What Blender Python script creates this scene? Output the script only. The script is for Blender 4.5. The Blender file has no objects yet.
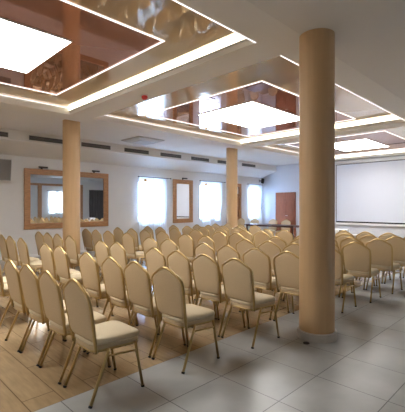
import bpy, bmesh, math, random
from mathutils import Vector, Matrix
random.seed(7)
S = bpy.context.scene
C = S.collection
PI = math.pi

# ------------------------------------------------------------------ camera
# world: +X runs along the mirror wall towards the screen wall, +Y towards the mirror wall
cd = bpy.data.cameras.new('camera'); cam = bpy.data.objects.new('camera', cd); C.objects.link(cam)
cam.location = (0, 0, 1.52); cam.rotation_euler = (PI/2, 0, -PI/4)
cd.sensor_fit = 'HORIZONTAL'; cd.sensor_width = 36; cd.lens = 36*367/405
cd.clip_start = .05; cd.clip_end = 200
S.camera = cam
# ------------------------------------------------------------------ world, lights, exposure
w = bpy.data.worlds.new('sky'); S.world = w; w.use_nodes = True
bg = w.node_tree.nodes['Background']
bg.inputs[0].default_value = (.50, .70, 1, 1); bg.inputs[1].default_value = 1.6
S.view_settings.view_transform = 'Standard'; S.view_settings.look = 'None'
S.view_settings.gamma = 1; S.view_settings.exposure = 1.1
S.cycles.max_bounces = 10; S.cycles.diffuse_bounces = 6; S.cycles.glossy_bounces = 5
S.cycles.transparent_max_bounces = 12; S.cycles.sample_clamp_indirect = 6

PANEL_E, STRIP_E, COVE_E, DAY_W = 8.0, .72, 2.3, 95
def area(name, loc, rot, sx, sy, power, col):
    l = bpy.data.lights.new(name, 'AREA'); l.shape = 'RECTANGLE'; l.size = sx; l.size_y = sy
    l.energy = power; l.color = col
    o = bpy.data.objects.new(name, l); C.objects.link(o); o.location = loc; o.rotation_euler = rot
    return o
WIN = [(7.95, 9.05), (11.15, 12.3), (14.5, 15.35)]         # window openings along the mirror wall
for i, (a, b) in enumerate(WIN):
    area('daylight', ((a+b)/2 - (.25 if i == 2 else 0), 11.65, 1.7), (-PI/2, 0, .35 if i == 2 else 0), b-a, 1.5, DAY_W*(3.6 if i == 2 else 1), (.42, .62, 1))
area('daylight', (11.25, -3.85, 1.75), (PI/2, 0, 0), 1.1, 1.5, 60, (.70, .84, 1))

# ------------------------------------------------------------------ materials
def mat(name, col, rough=.5, metal=0, spec=.5, emit=None, es=0, noise=None, bump=None, coat=0, stretch=(1, 1, 1)):
    m = bpy.data.materials.new(name); m.use_nodes = True
    nt = m.node_tree; N = nt.nodes; L = nt.links; p = N['Principled BSDF']
    p.inputs['Base Color'].default_value = (*col, 1); p.inputs['Roughness'].default_value = rough
    p.inputs['Metallic'].default_value = metal; p.inputs['Specular IOR Level'].default_value = spec
    p.inputs['Coat Weight'].default_value = coat; p.inputs['Coat Roughness'].default_value = .05
    if emit: p.inputs['Emission Color'].default_value = (*emit, 1); p.inputs['Emission Strength'].default_value = es
    if noise or bump:
        tc = N.new('ShaderNodeTexCoord'); mp = N.new('ShaderNodeMapping'); mp.inputs['Scale'].default_value = stretch
        L.new(tc.outputs['Object'], mp.inputs[0])
    if noise:
        sc, amt = noise
        n = N.new('ShaderNodeTexNoise'); n.inputs['Scale'].default_value = sc; n.inputs['Detail'].default_value = 5
        L.new(mp.outputs[0], n.inputs['Vector'])
        r = N.new('ShaderNodeValToRGB'); r.color_ramp.elements[0].position = .3; r.color_ramp.elements[1].position = .7
        r.color_ramp.elements[0].color = (*[c*(1-amt) for c in col], 1)
        r.color_ramp.elements[1].color = (*[min(1, c*(1+amt)) for c in col], 1)
        L.new(n.outputs['Fac'], r.inputs[0]); L.new(r.outputs[0], p.inputs['Base Color'])
    if bump:
        sc, d = bump
        n = N.new('ShaderNodeTexNoise'); n.inputs['Scale'].default_value = sc
        L.new(mp.outputs[0], n.inputs['Vector'])
        b = N.new('ShaderNodeBump'); b.inputs['Distance'].default_value = d; b.inputs['Strength'].default_value = .6
        L.new(n.outputs['Fac'], b.inputs['Height']); L.new(b.outputs[0], p.inputs['Normal'])
    return m

def brick_floor(name, c1, c2, mortar, bw, rh, off, shift, swap, rough, nscale, namt, msize=.004, nstretch=(1, 1, 1)):
    m = bpy.data.materials.new(name); m.use_nodes = True
    nt = m.node_tree; N = nt.nodes; L = nt.links; p = N['Principled BSDF']
    tc = N.new('ShaderNodeTexCoord'); sp = N.new('ShaderNodeSeparateXYZ'); cb = N.new('ShaderNodeCombineXYZ')
    L.new(tc.outputs['Object'], sp.inputs[0])
    L.new(sp.outputs[1 if swap else 0], cb.inputs[0]); L.new(sp.outputs[0 if swap else 1], cb.inputs[1])
    ad = N.new('ShaderNodeVectorMath'); ad.operation = 'ADD'; ad.inputs[1].default_value = (*shift, 0)
    L.new(cb.outputs[0], ad.inputs[0])
    br = N.new('ShaderNodeTexBrick'); br.offset = off; br.offset_frequency = 2
    br.inputs['Scale'].default_value = 1; br.inputs['Brick Width'].default_value = bw; br.inputs['Row Height'].default_value = rh
    br.inputs['Mortar Size'].default_value = msize; br.inputs['Mortar Smooth'].default_value = .1; br.inputs['Bias'].default_value = 0
    br.inputs['Color1'].default_value = (*c1, 1); br.inputs['Color2'].default_value = (*c2, 1); br.inputs['Mortar'].default_value = (*mortar, 1)
    L.new(ad.outputs[0], br.inputs['Vector'])
    mp = N.new('ShaderNodeMapping'); mp.inputs['Scale'].default_value = nstretch; L.new(tc.outputs['Object'], mp.inputs[0])
    n = N.new('ShaderNodeTexNoise'); n.inputs['Scale'].default_value = nscale; n.inputs['Detail'].default_value = 6
    L.new(mp.outputs[0], n.inputs['Vector'])
    mr = N.new('ShaderNodeMapRange'); mr.inputs[1].default_value = .3; mr.inputs[2].default_value = .7
    mr.inputs[3].default_value = 1-namt; mr.inputs[4].default_value = 1+namt; L.new(n.outputs['Fac'], mr.inputs[0])
    mx = N.new('ShaderNodeVectorMath'); mx.operation = 'SCALE'
    L.new(br.outputs['Color'], mx.inputs[0]); L.new(mr.outputs[0], mx.inputs['Scale'])
    L.new(mx.outputs[0], p.inputs['Base Color'])
    p.inputs['Roughness'].default_value = rough
    b = N.new('ShaderNodeBump'); b.inputs['Distance'].default_value = .002; b.inputs['Strength'].default_value = .5; b.invert = True
    L.new(br.outputs['Fac'], b.inputs['Height']); L.new(b.outputs[0], p.inputs['Normal'])
    return m

def glow(name, col, e): return mat(name, (.9, .9, .9), .5, emit=col, es=e)

M = {}
M['wall'] = mat('wall_paint', (.70, .69, .68), .75, noise=(3, .015))
M['ceil'] = mat('ceiling_paint', (.80, .785, .76), .8, noise=(2, .01))
M['ceil_south'] = mat('ceiling_paint_shaded', (.74, .72, .69), .8, noise=(2, .01))  # ceiling paint darkened in its base colour to carry the shade south of the coffers
M['cassette'] = mat('cassette_plastic', (.52, .50, .47), .5)
M['endwall'] = mat('end_wall_paint', (.64, .65, .68), .75)
M['beam'] = mat('beam_paint', (.80, .78, .74), .7)
M['stretch_tan'] = mat('stretch_ceiling_tan', (.74, .60, .44), .0, metal=.55, spec=1)
M['stretch_brown'] = mat('stretch_ceiling_brown', (.50, .24, .17), .0, metal=.6, spec=1)
M['panel'] = glow('light_panel', (1, .98, .95), PANEL_E)
M['strip'] = glow('led_strip', (1, .93, .93), STRIP_E)
M['cove'] = glow('cove_led', (1, .93, .72), COVE_E)
M['alu'] = mat('white_profile', (.8, .8, .8), .4)
M['tile'] = brick_floor('grey_floor_tile', (.33, .34, .335), (.36, .37, .365), (.10, .10, .10), .6, .6, 0, (-.04+.6*40, -.4+.6*40), False, .34, 2.2, .16)
M['plank'] = brick_floor('wood_floor_plank', (.30, .212, .118), (.35, .255, .15), (.15, .10, .055), 1.2, .25, .5, (24, -.02+10), True, .14, 5, .14, .004, (6, .8, 1))
M['column'] = mat('column_veneer', (.57, .375, .195), .5, noise=(7, .05), stretch=(3, 3, .15))
M['plinth'] = mat('stone_plinth', (.55, .53, .50), .4, noise=(20, .06))
M['frame'] = mat('mirror_frame_wood', (.42, .21, .09), .45, noise=(8, .22), stretch=(1, 1, 6))
M['mirror'] = mat('mirror_glass', (.86, .87, .86), .015, metal=1)
M['gold'] = mat('gold_tube', (.52, .37, .16), .33, metal=.9)
M['fabric'] = mat('chair_fabric', (.58, .445, .275), .8, noise=(160, .07), bump=(300, .001))
M['seatfab'] = mat('seat_fabric', (.66, .56, .385), .8, noise=(160, .06), bump=(300, .001))
M['rubber'] = mat('black_rubber', (.02, .02, .02), .6)
M['dark'] = mat('dark_metal', (.035, .033, .03), .5)
M['slot'] = mat('slot_dark', (.05, .048, .045), .6)
M['louvre'] = mat('louvre_grey', (.24, .23, .22), .5, metal=.2)
M['door'] = mat('door_wood', (.20, .058, .022), .7, spec=.15, noise=(5, .2), stretch=(4, 4, .5))
M['table'] = mat('table_wood', (.07, .028, .018), .35, noise=(5, .2), stretch=(4, .6, 1))
M['white'] = mat('white_plastic', (.78, .78, .77), .45)
M['grey'] = mat('grey_plastic', (.5, .5, .5), .45)
M['screen'] = mat('screen_cloth', (.68, .71, .79), .8)
M['black'] = mat('black_border', (.015, .015, .02), .6)
M['red'] = mat('red_plastic', (.55, .02, .02), .35)
M['orange'] = mat('orange_ornament', (.9, .45, .1), .5)
M['drape'] = mat('grey_drape', (.10, .09, .085), .85, noise=(6, .2), stretch=(5, 5, .3))
M['pane'] = mat('window_glass', (1, 1, 1), .02)
M['pane'].node_tree.nodes['Principled BSDF'].inputs['Transmission Weight'].default_value = 1
M['pane'].node_tree.nodes['Principled BSDF'].inputs['IOR'].default_value = 1.02
def sheer():
    m = bpy.data.materials.new('sheer_curtain'); m.use_nodes = True; nt = m.node_tree; N = nt.nodes; L = nt.links
    N.clear(); o = N.new('ShaderNodeOutputMaterial'); d = N.new('ShaderNodeBsdfDiffuse'); t = N.new('ShaderNodeBsdfTranslucent')
    tr = N.new('ShaderNodeBsdfTransparent'); a = N.new('ShaderNodeMixShader'); b = N.new('ShaderNodeMixShader')
    d.inputs[0].default_value = (.86, .88, .9, 1); t.inputs[0].default_value = (.9, .94, .98, 1)
    a.inputs[0].default_value = .6; b.inputs[0].default_value = .12
    L.new(d.outputs[0], a.inputs[1]); L.new(t.outputs[0], a.inputs[2]); L.new(a.outputs[0], b.inputs[1]); L.new(tr.outputs[0], b.inputs[2])
    L.new(b.outputs[0], o.inputs[0]); return m
M['sheer'] = sheer()

# ------------------------------------------------------------------ helpers
def obj(name, bm, m, parent=None, smooth=False):
    me = bpy.data.meshes.new(name); bmesh.ops.recalc_face_normals(bm, faces=bm.faces[:]); bm.to_mesh(me); bm.free()
    if smooth:
        for p in me.polygons: p.use_smooth = True
    me.materials.append(m if not isinstance(m, str) else M[m])
    o = bpy.data.objects.new(name, me); C.objects.link(o)
    if parent: o.parent = parent
    return o
def tag(o, label=None, cat=None, group=None, kind=None):
    for k, v in (('label', label), ('category', cat), ('group', group), ('kind', kind)):
        if v: o[k] = v
    return o
def thing(name, label, cat, loc=(0, 0, 0), rz=0, group=None):
    o = bpy.data.objects.new(name, None); o.empty_display_size = .1; C.objects.link(o)
    o.location = loc; o.rotation_euler = (0, 0, rz)
    return tag(o, label, cat, group)
def bx(bm, x0, x1, y0, y1, z0, z1, bevel=0):
    r = bmesh.ops.create_cube(bm, size=1)
    vs = r['verts']
    for v in vs:
        v.co = Vector(((x0+x1)/2 + v.co.x*(x1-x0), (y0+y1)/2 + v.co.y*(y1-y0), (z0+z1)/2 + v.co.z*(z1-z0)))
    if bevel:
        es = list({e for v in vs for e in v.link_edges})
        bmesh.ops.bevel(bm, geom=es, offset=bevel, segments=2, affect='EDGES', profile=.5)
    return bm
def box(*a, **k): return bx(bmesh.new(), *a, **k)
def tube(bm, pts, r, n=8, closed=False):
    pts = [Vector(p) for p in pts]; rings = []
    N = len(pts); up = None
    for i, p in enumerate(pts):
        if closed: t = (pts[(i+1) % N] - pts[i-1]).normalized()
        else: t = (pts[min(i+1, N-1)] - pts[max(i-1, 0)]).normalized()
        if up is None:
            up = Vector((1, 0, 0)) if abs(t.x) < .8 else Vector((0, 1, 0))
        a = (up - t*up.dot(t)).normalized(); up = a; b = t.cross(a)
        rings.append([bm.verts.new(p + (a*math.cos(2*PI*k/n) + b*math.sin(2*PI*k/n))*r) for k in range(n)])
    for i in range(N if closed else N-1):
        A, B = rings[i], rings[(i+1) % N]
        for k in range(n): bm.faces.new((A[k], A[(k+1) % n], B[(k+1) % n], B[k]))
    if not closed:
        bm.faces.new(rings[0][::-1]); bm.faces.new(rings[-1])
    return bm
def cyl(bm, x, y, z0, z1, r, n=48, r1=None):
    r1 = r if r1 is None else r1
    A = [bm.verts.new((x+r*math.cos(2*PI*k/n), y+r*math.sin(2*PI*k/n), z0)) for k in range(n)]
    B = [bm.verts.new((x+r1*math.cos(2*PI*k/n), y+r1*math.sin(2*PI*k/n), z1)) for k in range(n)]
    for k in range(n): bm.faces.new((A[k], A[(k+1) % n], B[(k+1) % n], B[k]))
    bm.faces.new(A[::-1]); bm.faces.new(B); return bm
def autosmooth(o, ang=40):
    for p in o.data.polygons: p.use_smooth = True
    bm = bmesh.new(); bm.from_mesh(o.data)
    for e in bm.edges:
        e.smooth = not (len(e.link_faces) == 2 and e.calc_face_angle(0) > math.radians(ang))
    bm.to_mesh(o.data); bm.free(); return o
def struct(name, bm, m, parent=None):
    o = obj(name, bm, m, parent)
    if not parent: o['kind'] = 'structure'
    return o

# ------------------------------------------------------------------ room shell
X0, X1, Y0, Y1 = -8.2, 15.7, -3.5, 11.3
ZB, ZG, ZU, ZW = 3.50, 3.65, 3.55, 2.97
COF = [(-7.6, -2.26), (-1.72, 3.60), (4.14, 9.47), (10.0, 15.34)]; CY0, CY1 = 2.69, 7.66
BD = 2.8
struct('floor', box(X0, X1, Y0, BD, -.1, 0), 'tile')
struct('floor', box(X0, X1, BD, Y1, -.1, 0), 'plank')
def wall_with_holes(along, fixed0, fixed1, a0, a1, z0, z1, holes):
    bm = bmesh.new(); cur = a0
    def b(p, q, zz0, zz1):
        if along == 'x': bx(bm, p, q, fixed0, fixed1, zz0, zz1)
        else: bx(bm, fixed0, fixed1, p, q, zz0, zz1)
    for h0, h1, hz0, hz1 in holes:
        b(cur, h0, z0, z1); b(h0, h1, z0, hz0); b(h0, h1, hz1, z1); cur = h1
    b(cur, a1, z0, z1); return bm
WZ0, WZ1 = .92, 2.46
struct('wall_north', wall_with_holes('x', Y1, Y1+.25, X0, X1+.2, -.1, 3.9, [(a, b, WZ0, WZ1) for a, b in WIN]), 'wall')
struct('wall_south', wall_with_holes('x', Y0-.25, Y0, X0, X1+.2, -.1, 3.9, [(10.7, 11.8, 1.0, 2.5)]), 'wall')
struct('wall_east', box(X1, X1+.2, Y0, Y1, -.1, 3.9), 'endwall')
struct('wall_west', box(X0-.2, X0, Y0-.25, Y1+.25, -.1, 3.9), 'wall')
struct('baseboard_north', box(X0, X1, Y1-.015, Y1, 0, .08), 'alu')
struct('baseboard_east', box(X1-.015, X1, Y0, Y1-.015, 0, .08), 'alu')
# ceiling: coffered strip of beams, a raised field towards the mirror wall ending in a drop with air slots, a slope to the wall
YS = 10.45
bm = bmesh.new()
bx(bm, X0, X1, 2.2, CY0, ZB, 3.9); bx(bm, X0, X1, CY1, 8.15, ZB, 3.9)
cur = X0
for a, b in COF: bx(bm, cur, a, CY0, CY1, ZB, 3.9); cur = b
bx(bm, cur, X1, CY0, CY1, ZB, 3.9)
struct('ceiling', bm, 'beam')
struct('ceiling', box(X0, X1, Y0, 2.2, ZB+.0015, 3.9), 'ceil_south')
struct('ceiling', box(X0, X1, 8.15, YS, ZU, 3.9), 'ceil')
bm = bmesh.new()
prof = [(YS, 3.27), (Y1, ZW), (Y1, 3.9), (YS, 3.9)]
A = [bm.verts.new((X0, y, z)) for y, z in prof]; B = [bm.verts.new((X1, y, z)) for y, z in prof]
bm.faces.new(A); bm.faces.new(B[::-1])
for i in range(4): bm.faces.new((A[i], B[i], B[(i+1) % 4], A[(i+1) % 4]))
struct('ceiling', bm, 'ceil')

# stretch ceilings in the coffers, light panels and led lines
names = ['at the back of the hall', 'over the nearest rows', 'in the middle of the hall', 'close to the projection screen']
for i, (a, b) in enumerate(COF):
    la, lb, l0, l1 = a+.99, b-.50, 3.70, 6.94                    # led rectangle
    if i == 1: la, lb = -.85, 2.99
    pa, pb, p0, p1 = la+.83, la+.83+2.14, 4.53, 6.12
    if i == 1: pa, pb = .04, 2.16
    bm = bmesh.new()                                             # tan glossy field around the led rectangle
    bx(bm, a, la, CY0, CY1, ZG, 3.8); bx(bm, lb, b, CY0, CY1, ZG, 3.8); bx(bm, la, lb, CY0, l0, ZG, 3.8); bx(bm, la, lb, l1, CY1, ZG, 3.8)
    struct('ceiling', bm, 'stretch_tan')
    struct('ceiling', box(la, lb, l0, l1, ZG, 3.8), 'stretch_brown')
    s = .009; bm = bmesh.new()
    bx(bm, la-s, lb+s, l0-s, l0+s, ZG-.012, ZG); bx(bm, la-s, lb+s, l1-s, l1+s, ZG-.012, ZG)
    bx(bm, la-s, la+s, l0+s, l1-s, ZG-.012, ZG); bx(bm, lb-s, lb+s, l0+s, l1-s, ZG-.012, ZG)
    tag(obj('led_strip', bm, 'strip'), 'thin rectangular white led line framing the light panel ' + names[i], 'led strip', 'rectangular led lines on the glossy ceiling')
    t = thing('ceiling_light', 'large square white light panel on glossy brown ceiling ' + names[i], 'ceiling light', ((pa+pb)/2, (p0+p1)/2, ZG-.012), 0, 'large ceiling light panels')
    hx, hy = (pb-pa)/2, (p1-p0)/2
    obj('diffuser', box(-hx+.012, hx-.012, -hy+.012, hy-.012, -.004, .02), 'panel', t)
    f = bmesh.new()
    bx(f, -hx, hx, -hy, -hy+.012, -.006, .03); bx(f, -hx, hx, hy-.012, hy, -.006, .03)
    bx(f, -hx, -hx+.012, -hy+.012, hy-.012, -.006, .03); bx(f, hx-.012, hx, -hy+.012, hy-.012, -.006, .03)
    obj('light_frame', f, 'alu', t)
    # cove light on the riser facing the camera, thin lines on the long edges
    t = thing('cove_light', 'warm glowing cove light along the beam edge ' + names[i], 'cove light', (b, (CY0+CY1)/2, ZB+.05), 0, 'cove lights on the beams')
    h = (CY1-CY0)/2
    obj('light_tube', box(-.028, -.004, -h+.01, h-.01, .035, .094), 'cove', t)
    obj('profile', box(-.03, 0, -h+.005, h-.005, .022, .034), 'alu', t)
    bm = box(a, b, CY0-.008, CY0+.006, ZB-.006, ZB+.006)
    tag(obj('led_strip', bm, 'strip'), 'straight led line on the tile-side ceiling edge ' + names[i], 'led strip', 'straight led lines on the coffer edges')
    bm = box(a, b-.03, CY1-.012, CY1, ZG-.020, ZG-.011)
    tag(obj('led_strip', bm, 'strip'), 'straight led line on the mirror-side ceiling edge ' + names[i], 'led strip', 'straight led lines on the coffer edges')

# windows
def window(n, a, b, y0, y1, z0, z1):
    f = bmesh.new(); ym = (y0+y1)/2; w = .06
    bx(f, a, b, ym-.03, ym+.03, z0, z0+w); bx(f, a, b, ym-.03, ym+.03, z1-w, z1)
    bx(f, a, a+w, ym-.03, ym+.03, z0+w, z1-w); bx(f, b-w, b, ym-.03, ym+.03, z0+w, z1-w)
    bx(f, (a+b)/2-w/2, (a+b)/2+w/2, ym-.03, ym+.03, z0+w, z1-w)
    o = struct('window_%d' % n, f, 'white')
    p = bmesh.new(); bx(p, a+w, (a+b)/2-w/2, ym-.004, ym+.004, z0+w, z1-w); bx(p, (a+b)/2+w/2, b-w, ym-.004, ym+.004, z0+w, z1-w)
    obj('pane', p, 'pane', o)
    obj('window_sill', box(a-.04, b+.04, min(y0, y1)-.06 if y1 > 0 else y1-.02, (min(y0, y1)+.08) if y1 > 0 else y1+.1, z0-.03, z0), 'white', o)
for i, (a, b) in enumerate(WIN): window(i+1, a, b, Y1, Y1+.25, WZ0, WZ1)
window(4, 10.7, 11.8, Y0-.25, Y0, 1.0, 2.5)

# ------------------------------------------------------------------ columns
def column(x, y, label, zt):
    t = thing('column', label, 'column', (x, y, 0), 0, 'round wooden columns'); t['kind'] = 'thing'
    o = obj('shaft', cyl(bmesh.new(), 0, 0, .09, zt, .199, 64), 'column', t); autosmooth(o)
    b = cyl(bmesh.new(), 0, 0, 0, .085, .224, 64); cyl(b, 0, 0, .085, .09, .224, 64, .213)
    autosmooth(obj('plinth', b, 'plinth', t))
column(3.97, 2.085, 'thick round wood-veneered column standing on the grey tiles, nearest of all', ZB)
column(3.99, 8.42, 'round wood-veneered column in front of the wide framed wall mirror', ZU)
column(9.85, 8.39, 'slim-looking distant round wooden column between the far window curtains', ZU)

# ------------------------------------------------------------------ mirrors on the wall
def wall_mirror(x0, x1, z0, z1, label, lamps, lamp_labels, y=Y1, s=-1, fw=.17):
    t = thing('wall_mirror', label, 'mirror', ((x0+x1)/2, y, z0), 0 if s < 0 else PI, 'wood framed wall mirrors')
    h = (x1-x0)/2; H = z1-z0
    f = bmesh.new()
    bx(f, -h, h, -.06, 0, 0, fw, bevel=.008); bx(f, -h, h, -.06, 0, H-fw, H, bevel=.008)
    bx(f, -h, -h+fw, -.058, 0, fw, H-fw, bevel=.008); bx(f, h-fw, h, -.058, 0, fw, H-fw, bevel=.008)
    obj('frame', f, 'frame', t)
    obj('mirror_glass', box(-h+fw-.01, h-fw+.01, -.022, -.012, fw-.01, H-fw+.01), 'mirror', t)
    for x, lb in zip(lamps, lamp_labels):
        l = thing('picture_light', lb, 'picture light', (x, y, z1), 0 if s < 0 else PI, 'picture lights over the mirrors')
        obj('lamp_head', tube(bmesh.new(), [(-.13, -.13, .05), (.13, -.13, .05)], .028, 10), 'dark', l)
        k = bmesh.new(); tube(k, [(0, -.13, .05), (0, -.06, .07), (0, 0, .03)], .010, 6); bx(k, -.03, .03, -.012, 0, .0, .06)
        obj('bracket', k, 'dark', l)
wall_mirror(3.90, 6.66, .83, 2.63, 'wide wood-framed wall mirror partly hidden behind the column', [4.41, 6.14],
    ['small dark lamp over the wide mirror, on its side towards the speaker', 'small dark lamp over the wide mirror, on its side towards the window'])
wall_mirror(9.60, 10.68, .83, 2.60, 'narrow upright wood-framed mirror hanging between two curtained windows', [10.14],
    ['small dark lamp above the narrow mirror between the windows'])
wall_mirror(12.90, 13.92, .83, 2.60, 'narrow wood-framed mirror mostly hidden behind the farthest column', [], [])

# ------------------------------------------------------------------ curtains
def curtain_bm(x0, x1, z0, z1, y, tie=None, folds=9, amp=.03):
    bm = bmesh.new(); nx, nz = folds*8, 22; g = []
    for j in range(nz+1):
        z = z0 + (z1-z0)*j/nz; f = 1.0; cx = (x0+x1)/2
        if tie:
            tz, k, side = tie
            d = abs(z-tz); f = 1-(1-k)*math.exp(-(d/.38)**2); cx = x0 + (x1-x0)*(.5+.5*side*(1-f))
        row = []
        for i in range(nx+1):
            u = i/nx
            x = cx + (u-.5)*(x1-x0)*f
            row.append(bm.verts.new((x, y + amp*math.sin(u*folds*2*PI + .4*math.sin(z*3)) + .008*math.sin(u*41+z*2), z)))
        g.append(row)
    for j in range(nz):
        for i in range(nx): bm.faces.new((g[j][i], g[j][i+1], g[j+1][i+1], g[j+1][i]))
    return bm
def curtains(x0, x1, rod0, rod1, where, ties, y=Y1-.14, wy=Y1, parted=.02):
    s = 1 if wy > 0 else -1
    t = thing('curtain_rod', 'thin dark metal curtain rod above ' + where, 'curtain rod', (0, 0, 0), 0, 'curtain rods')
    obj('rod', tube(bmesh.new(), [(rod0, y, 2.60), (rod1, y, 2.60)], .011, 8), 'dark', t)
    for x in (rod0, rod1):
        b = bmesh.new(); bmesh.ops.create_uvsphere(b, u_segments=10, v_segments=6, radius=.026, matrix=Matrix.Translation((x, y, 2.6)))
        obj('finial', b, 'dark', t, True)
        xx = x + (.08 if x == rod0 else -.08)
        obj('bracket', tube(bmesh.new(), [(xx, y, 2.6), (xx, wy, 2.6)], .008, 6), 'dark', t)
    m = (x0+x1)/2
    for k, (a, b) in enumerate(((x0, m-parted), (m+parted, x1))):
        c = tag(obj('curtain', curtain_bm(a, b, .06, 2.575, y, ties[k] if ties else None, 6), 'sheer', None, True),
            'white sheer curtain at %s, %s panel' % (where, ('mirror-side', 'screen-side')[k]), 'curtain', 'sheer window curtains')
        if ties and ties[k]:
            tz, f, side = ties[k]; W = (b-a)*f; cx = a + (b-a)*(.5+.5*side*(1-f))
            pts = [(cx+(W/2+.015)*math.cos(q), y+.045*math.sin(q), tz+.02*math.cos(q)) for q in [2*PI*n/16 for n in range(16)]]
            obj('tieback', tube(bmesh.new(), pts, .014, 6, True), 'white', c)
curtains(7.88, 9.18, 7.85, 9.38, 'the glowing window beside the wide mirror', None)
curtains(11.1, 12.42, 11.02, 12.62, 'the window behind the farthest column', [(1.15, .55, -.2), (1.15, .45, .4)])
curtains(14.42, 15.5, 14.32, 15.5, 'the corner window by the door', [(1.45, .40, .1), (1.45, .45, .2)], parted=.03)
curtains(10.6, 11.9, 10.5, 12.0, 'the window on the wall seen in the mirror', [(1.2, .5, -.6), (1.2, .5, .6)], y=Y0+.14, wy=Y0)
for x, z, wh in ((8.10, 2.47, 'widest glowing window'), (11.30, 2.45, 'window behind the farthest column')):
    b = bmesh.new(); bmesh.ops.create_uvsphere(b, u_segments=14, v_segments=8, radius=.075, matrix=Matrix.Translation((x, Y1-.215, z)) @ Matrix.Diagonal((1, .25, .75, 1)))
    tag(obj('ornament', b, 'orange', None, True), 'small orange ornament at the top of the curtain of the '+wh, 'ornament', 'orange curtain ornaments')
# dark drape and wooden frame on the wall seen only in the mirror
bm = curtain_bm(13.7, 15.1, .05, 2.75, Y0+.10, None, 10, .04)
tag(obj('drape', bm, 'drape', None, True), 'dark grey heavy drape seen in the wide mirror', 'drape')
bm = bmesh.new()
bx(bm, 7.4, 13.2, Y0, Y0+.10, 2.95, 3.10); bx(bm, 9.9, 10.15, Y0, Y0+.10, 0, 2.95); bx(bm, 12.95, 13.2, Y0, Y0+.10, 0, 2.95); bx(bm, 7.4, 7.6, Y0, Y0+.10, 0, 2.95)
struct('trim_1', bm, 'frame')
wall_mirror(8.1, 9.4, .85, 2.6, 'wood-framed mirror on the far side of the hall, seen in the wide mirror', [], [], y=Y0, s=1)

# ------------------------------------------------------------------ air slots, cassette, wall units
for i, x in enumerate([2.23, 3.75, 5.27, 6.79, 8.31, 9.83, 11.35, 12.97]):
    where = ['nearest the wall speaker', 'above the near end of the wide mirror', 'just beyond the nearer wooden column', 'beside the ceiling cassette',
             'above the widest glowing window', 'above the narrow mirror', 'just before the farthest column', 'nearest the screen wall'][i]
    t = thing('air_vent', 'long dark slotted air vent under the ceiling, ' + where, 'air vent', (x, YS, 3.34), 0, 'slot air vents')
    obj('vent_back', box(0, .97, -.006, 0, 0, .10), 'slot', t)
    f = bmesh.new(); bx(f, -.01, .98, -.02, -.0, -.012, 0); bx(f, -.01, .98, -.02, 0, .10, .112); bx(f, -.01, 0, -.02, 0, 0, .10); bx(f, .97, .98, -.02, 0, 0, .10)
    obj('vent_frame', f, 'louvre', t)
    f = bmesh.new()
    for z in (.028, .05, .072): bx(f, 0, .97, -.016, -.007, z-.003, z+.004)
    tag(obj('louvre', f, 'louvre', t))
t = thing('air_conditioner', 'square white ceiling cassette with grey central grille', 'air conditioner', (6.68, 9.27, ZU-.002))
b = bmesh.new(); h = .47
V0 = [b.verts.new((sx*h, sy*h, 0)) for sx, sy in ((-1, -1), (1, -1), (1, 1), (-1, 1))]
V1 = [b.verts.new((sx*h, sy*h, -.03)) for sx, sy in ((-1, -1), (1, -1), (1, 1), (-1, 1))]
V2 = [b.verts.new((sx*h*.72, sy*h*.72, -.075)) for sx, sy in ((-1, -1), (1, -1), (1, 1), (-1, 1))]
b.faces.new(V0)
for k in range(4):
    b.faces.new((V0[k], V0[(k+1) % 4], V1[(k+1) % 4], V1[k])); b.faces.new((V1[k], V1[(k+1) % 4], V2[(k+1) % 4], V2[k]))
b.faces.new(V2[::-1])
obj('housing', b, 'cassette', t)
g = bmesh.new()
for k in range(9): bx(g, -.27, .27, -.26+k*.06, -.235+k*.06, -.088, -.074)
bx(g, -.29, .29, -.29, -.27, -.09, -.074); bx(g, -.29, .29, .27, .29, -.09, -.074); bx(g, -.29, -.27, -.29, .29, -.09, -.074); bx(g, .27, .29, -.29, .29, -.09, -.074)
obj('grille', g, 'grey', t)
# wall speakers
def speaker(x, y, z, rz, tilt, hw, hh, d, label, mb, mg):
    t = thing('loudspeaker', label, 'loudspeaker', (x, y, z), rz); 
    R = Matrix.Translation((0, -.12, 0)) @ Matrix.Rotation(tilt, 4, 'X')
    b = box(-hw, hw, -d, 0, -hh, hh, bevel=.012); bmesh.ops.transform(b, matrix=R, verts=b.verts); obj('cabinet', b, mb, t)
    b = bmesh.new(); n = 11
    for k in range(n):
        xx = -hw+.03 + (2*hw-.06)*k/(n-1); bx(b, xx-.006, xx+.006, -d-.014, -d, -hh+.03, hh-.03)
    bx(b, -hw+.02, hw-.02, -d-.005, -d, -hh+.02, hh-.02)
    bmesh.ops.transform(b, matrix=R, verts=b.verts); obj('grille', b, mg, t)
    b = bmesh.new(); tube(b, [(0, -.14, 0), (0, -.05, 0), (0, 0, 0)], .02, 8); bx(b, -.05, .05, -.012, 0, -.08, .08); obj('bracket', b, 'dark', t)
speaker(3.24, Y1, 2.54, 0, .12, .22, .30, .22, 'grey loudspeaker mounted high on the wall beside the wide mirror', 'grey', 'louvre')
speaker(15.42, Y1, 2.81, .5, .10, .09, .13, .12, 'small dark loudspeaker mounted in the far corner above the curtains', 'dark', 'slot')
# alarm on the beam
t = thing('fire_alarm', 'small red alarm dome on the ceiling beam between the light panels', 'alarm', (3.90, 5.36, ZB))
obj('mounting_plate', cyl(bmesh.new(), 0, 0, -.018, 0, .06, 24), 'white', t)
b = bmesh.new(); bmesh.ops.create_uvsphere(b, u_segments=20, v_segments=12, radius=.055, matrix=Matrix.Translation((0, 0, -.04)) @ Matrix.Diagonal((1, 1, .9, 1)))
obj('dome', b, 'red', t, True)

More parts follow.
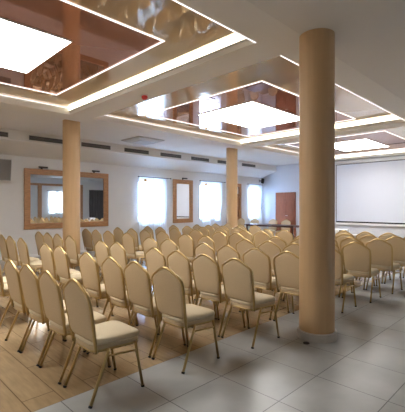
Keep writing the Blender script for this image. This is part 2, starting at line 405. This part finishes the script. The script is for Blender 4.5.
# ------------------------------------------------------------------ screen wall
t = thing('projection_screen', 'large white projection screen with thin black border on the end wall', 'projection screen', (X1, 5.13, .74))
W = 2.15
obj('screen_surface', box(-.075, -.07, -W+.02, W-.02, .12, 2.57), 'screen', t)
f = bmesh.new(); bx(f, -.077, -.068, -W, W, .06, .12); bx(f, -.077, -.068, -W, W, 2.57, 2.59); bx(f, -.077, -.068, -W, -W+.02, .12, 2.57); bx(f, -.077, -.068, W-.02, W, .12, 2.57)
obj('border', f, 'black', t)
obj('bottom_bar', box(-.09, -.055, -W-.02, W+.02, -.03, .06, bevel=.008), 'white', t)
obj('casing', box(-.14, -.001, -W-.08, W+.08, 2.60, 2.72, bevel=.015), 'white', t)
# door
f = bmesh.new(); dy0, dy1, dz = 9.35, 10.43, 2.17
for a, b in ((dy0+.05, (dy0+dy1)/2-.004), ((dy0+dy1)/2+.004, dy1-.05)):
    bx(f, X1-.045, X1-.005, a, b, .01, dz-.05)
    bx(f, X1-.055, X1-.045, a+.09, b-.09, .2, .95, bevel=.004); bx(f, X1-.055, X1-.045, a+.09, b-.09, 1.12, 2.0, bevel=.004)
d = struct('door_1', f, 'door')
f = bmesh.new(); bx(f, X1-.06, X1, dy0-.02, dy0+.05, 0, dz+.02); bx(f, X1-.06, X1, dy1-.05, dy1+.02, 0, dz+.02); bx(f, X1-.06, X1, dy0-.02, dy1+.02, dz-.05, dz+.02)
obj('door_frame', f, 'door', d)
obj('door_handle', tube(bmesh.new(), [(X1-.05, 9.85, 1.05), (X1-.10, 9.85, 1.05), (X1-.10, 9.73, 1.05)], .011, 8), 'alu', d)

# ------------------------------------------------------------------ tables
def table(name, label, x, y, hx, hy, mtop, z=.75, cloth=False):
    t = thing(name, label, 'table', (x, y, 0))
    obj('table_top', box(-hx, hx, -hy, hy, z-.035, z, bevel=.005), mtop, t)
    obj('apron', box(-hx+.06, hx-.06, -hy+.06, hy-.06, z-.075, z-.036), mtop, t)
    for sx in (-1, 1):
        for sy in (-1, 1):
            cx, cy = sx*(hx-.09), sy*(hy-.09)
            obj('leg', box(cx-.03, cx+.03, cy-.03, cy+.03, 0, z-.076, bevel=.004), mtop, t)
    return t
table('conference_table', 'long dark reddish-brown table with chairs behind it near the door', 12.75, 8.65, .38, 1.2, 'table')
table('projector_table', 'small white table carrying the projector behind the thick column', 9.8, 4.45, .3, .42, 'white')
t = thing('projector', 'white and black projector on the small table below the screen', 'projector', (9.75, 4.40, .75), .2)
obj('body', box(-.14, .14, -.19, .19, .015, .14, bevel=.015), 'white', t)
l = obj('lens', tube(bmesh.new(), [(.13, -.09, .08), (.18, -.09, .08)], .042, 20), 'black', t)
obj('vent', box(-.146, -.139, -.16, .02, .04, .12), 'black', t)
for sx, sy in ((-.1, -.15), (-.1, .15), (.1, -.15), (.1, .15)): obj('foot', cyl(bmesh.new(), sx, sy, 0, .018, .012, 12), 'rubber', t)
t = tag(obj('floor_outlet', cyl(bmesh.new(), 3.685, 2.06, 0, .006, .035, 24), 'black'), 'small round black floor outlet at the foot of the thick column', 'floor outlet')

# ------------------------------------------------------------------ banquet chairs
# local frame: +x is where the sitter looks, origin on the floor between the rear feet
def sx_back(z):                       # the back leans: x of the back plane at height z
    return .060 - .090*max(0, (z-.38)/.55)**1.1
OUT = [(.197, .385), (.199, .43), (.204, .50), (.212, .62), (.218, .72), (.219, .785), (.213, .822), (.195, .848), (.155, .872), (.112, .896), (.070, .919), (.035, .932), (0, .936)]
PAN = [(0, .452), (.10, .452), (.17, .456), (.192, .472)] + OUT[2:]
def outline(k=1.0):                                # padded panel, shrunk towards its middle
    r = PAN; l = [(-y, z) for y, z in PAN[1:-1][::-1]]; cz = .70
    return [(y*k, cz+(z-cz)*k) for y, z in r+l]
def hoop(): return OUT + [(-y, z) for y, z in OUT[:-1][::-1]]
def make_chair():
    t = thing('banquet_chair', 'x', 'chair')
    obj('back_frame', tube(bmesh.new(), [(sx_back(z), y, z) for y, z in hoop()], .0135, 8), 'gold', t, True)
    # upholstered back: puffed panel front and rear
    bm = bmesh.new(); rings = []
    for k, off in ((.955, -.002), (.93, -.010), (.85, -.013), (.5, -.014)):
        rings.append([bm.verts.new((sx_back(z)+off, y, z)) for y, z in outline(k)])
    cR = bm.verts.new((sx_back(.70)-.014, 0, .68)); fr = []
    for k, off in ((.955, .006), (.925, .024), (.82, .034), (.5, .038)):
        fr.append([bm.verts.new((sx_back(z)+off, y, z)) for y, z in outline(k)])
    cF = bm.verts.new((sx_back(.70)+.040, 0, .68)); n = len(rings[0])
    def strip(A, B):
        for i in range(n): bm.faces.new((A[i], A[(i+1) % n], B[(i+1) % n], B[i]))
    for a, b in zip(rings, rings[1:]): strip(a, b)
    for a, b in zip(fr, fr[1:]): strip(a, b)
    strip(fr[0], rings[0])
    for i in range(n): bm.faces.new((rings[-1][i], rings[-1][(i+1) % n], cR)); bm.faces.new((fr[-1][i], fr[-1][(i+1) % n], cF))
    obj('backrest', bm, 'fabric', t, True)
    # seat cushion: rounded trapezoid, crowned
    def seat_ring(k, z):
        pts = []
        for a in range(32):
            th = 2*PI*a/32; c, s = math.cos(th), math.sin(th)
            e = .36
            x = abs(c)**e*(1 if c > 0 else -1)*.222; y = abs(s)**e*(1 if s > 0 else -1)
            wy = .200 + .022*(x/.222)
            pts.append(((.258 + x*k), y*wy*k, z))
        return pts
    bm = bmesh.new(); R = [[bm.verts.new(p) for p in seat_ring(k, z)] for k, z in ((.95, .432), (.99, .434), (1.0, .442), (1.0, .454), (.975, .467), (.91, .476), (.72, .482), (.4, .486))]
    for A, B in zip(R, R[1:]):
        for i in range(32): bm.faces.new((A[i], A[(i+1) % 32], B[(i+1) % 32], B[i]))
    bm.faces.new(R[0][::-1]); bm.faces.new(R[-1])
    obj('seat', bm, 'seatfab', t, True)
    bm = bmesh.new(); R = [[bm.verts.new(p) for p in seat_ring(k, z)] for k, z in ((.90, .392), (.965, .394), (.975, .40), (.975, .425), (.96, .4315), (.9, .4318))]
    for A, B in zip(R, R[1:]):
        for i in range(32): bm.faces.new((A[i], A[(i+1) % 32], B[(i+1) % 32], B[i]))
    bm.faces.new(R[0][::-1]); bm.faces.new(R[-1])
    obj('seat_rail', bm, 'fabric', t, True)
    fr_ = [(x, y, .388) for x, y, z in seat_ring(.93, 0)]
    obj('seat_frame', tube(bmesh.new(), fr_, .0125, 6, True), 'gold', t, True)
    for s in (-1, 1):
        leg = obj('leg', tube(bmesh.new(), [(.165, s*.205, .40), (.15, s*.207, .36), (-.005, s*.222, .0)], .0125, 8), 'gold', t, True)
        obj('foot_cap', tube(bmesh.new(), [(.0015, s*.2213, .015), (-.0055, s*.2222, .0)], .0155, 8), 'rubber', leg)
        leg = obj('leg', tube(bmesh.new(), [(.405, s*.212, .395), (.422, s*.214, .30), (.475, s*.220, .0)], .0125, 8), 'gold', t, True)
        obj('foot_cap', tube(bmesh.new(), [(.4725, s*.22, .015), (.4755, s*.22, .0)], .0155, 8), 'rubber', leg)
        obj('stretcher', tube(bmesh.new(), [(.138, s*.2075, .345), (.419, s*.2145, .325)], .009, 8), 'gold', t, True)
    return t
proto = make_chair(); used = [False]
def copy_tree(o, parent=None):
    c = o.copy(); C.objects.link(c)
    if parent: c.parent = parent
    for ch in o.children: copy_tree(ch, c)
    return c
def chair(u, v, label, group, face=0):
    r = proto if not used[0] else copy_tree(proto)
    used[0] = True
    du = .03
    r.location = (u + du if face == 0 else u - du, v, 0)
    r.rotation_euler = (0, 0, face + math.radians(random.uniform(-1.8, 1.8)))
    r['label'] = label; r['group'] = group
    return r
ROW = ['nearest', 'second', 'third', 'fourth', 'fifth', 'sixth', 'seventh', 'eighth', 'ninth']
SEAT = ['first', 'second', 'third', 'fourth']
TILE = [(1.33, [2.77, 3.30, 3.79, 4.28]), (2.20, [2.70, 3.20, 3.68, 4.24]), (3.12, [2.61, 3.10, 3.59, 4.08]), (4.07, [2.54, 3.05, 3.56, 4.05]), (5.05, [2.50, 3.02, 3.51, 4.0]),
        (5.90, [2.43, 2.93, 3.42, 3.94]), (6.76, [2.38, 2.86, 3.36, 3.85]), (7.55, [2.33, 2.82, 3.32, 3.8]), (8.45, [2.26, 2.76, 3.25, 3.75])]
MID = [(1.40, [5.22, 5.72]), (2.29, [5.25, 5.75]), (3.17, [5.12, 5.62]), (4.12, [4.98, 5.52]), (5.10, [5.03, 5.62]), (6.10, [5.08, 5.58]), (6.88, [4.99, 5.48]), (7.65, [4.87, 5.40])]
LEFT = [(2.37, [7.02, 7.62, 8.12]), (3.24, [6.93, 7.50, 8.00, 8.48]), (4.49, [6.82, 7.62, 8.18, 8.68]), (5.38, [6.72, 7.40, 7.97, 8.62]),
        (6.30, [6.55, 7.35, 7.96, 8.52]), (7.20, [6.55, 7.20, 7.83, 8.45]), (7.98, [6.60, 7.16, 7.73, 8.22]), (8.80, [6.60, 7.15, 7.70, 8.20])]
for k, (u, vs) in enumerate(TILE):
    for j, v in enumerate(vs):
        chair(u, v, 'gold-framed beige banquet chair in the tile-side block, %s row, %s seat from the grey tiles' % (ROW[k], SEAT[j]), 'banquet chairs in the block along the grey tiles')
for k, (u, vs) in enumerate(MID):
    for j, v in enumerate(vs):
        chair(u, v, 'gold-framed beige banquet chair in the two-seat middle block, %s row, %s seat' % (ROW[k], ('tile-side', 'mirror-side')[j]), 'banquet chairs in the narrow middle block')
for k, (u, vs) in enumerate(LEFT):
    for j, v in enumerate(vs):
        chair(u, v, 'gold-framed beige banquet chair in the mirror-side block, %s row, %s seat from the aisle' % (ROW[k], SEAT[j]), 'banquet chairs in the block along the mirror wall')
for j, v in enumerate([8.55, 9.2, 10.2, 11.0]):
    chair(13.6, v, 'pale banquet chair behind the dark table facing the hall, %s seat from the screen side' % SEAT[j], 'banquet chairs behind the dark table', PI)
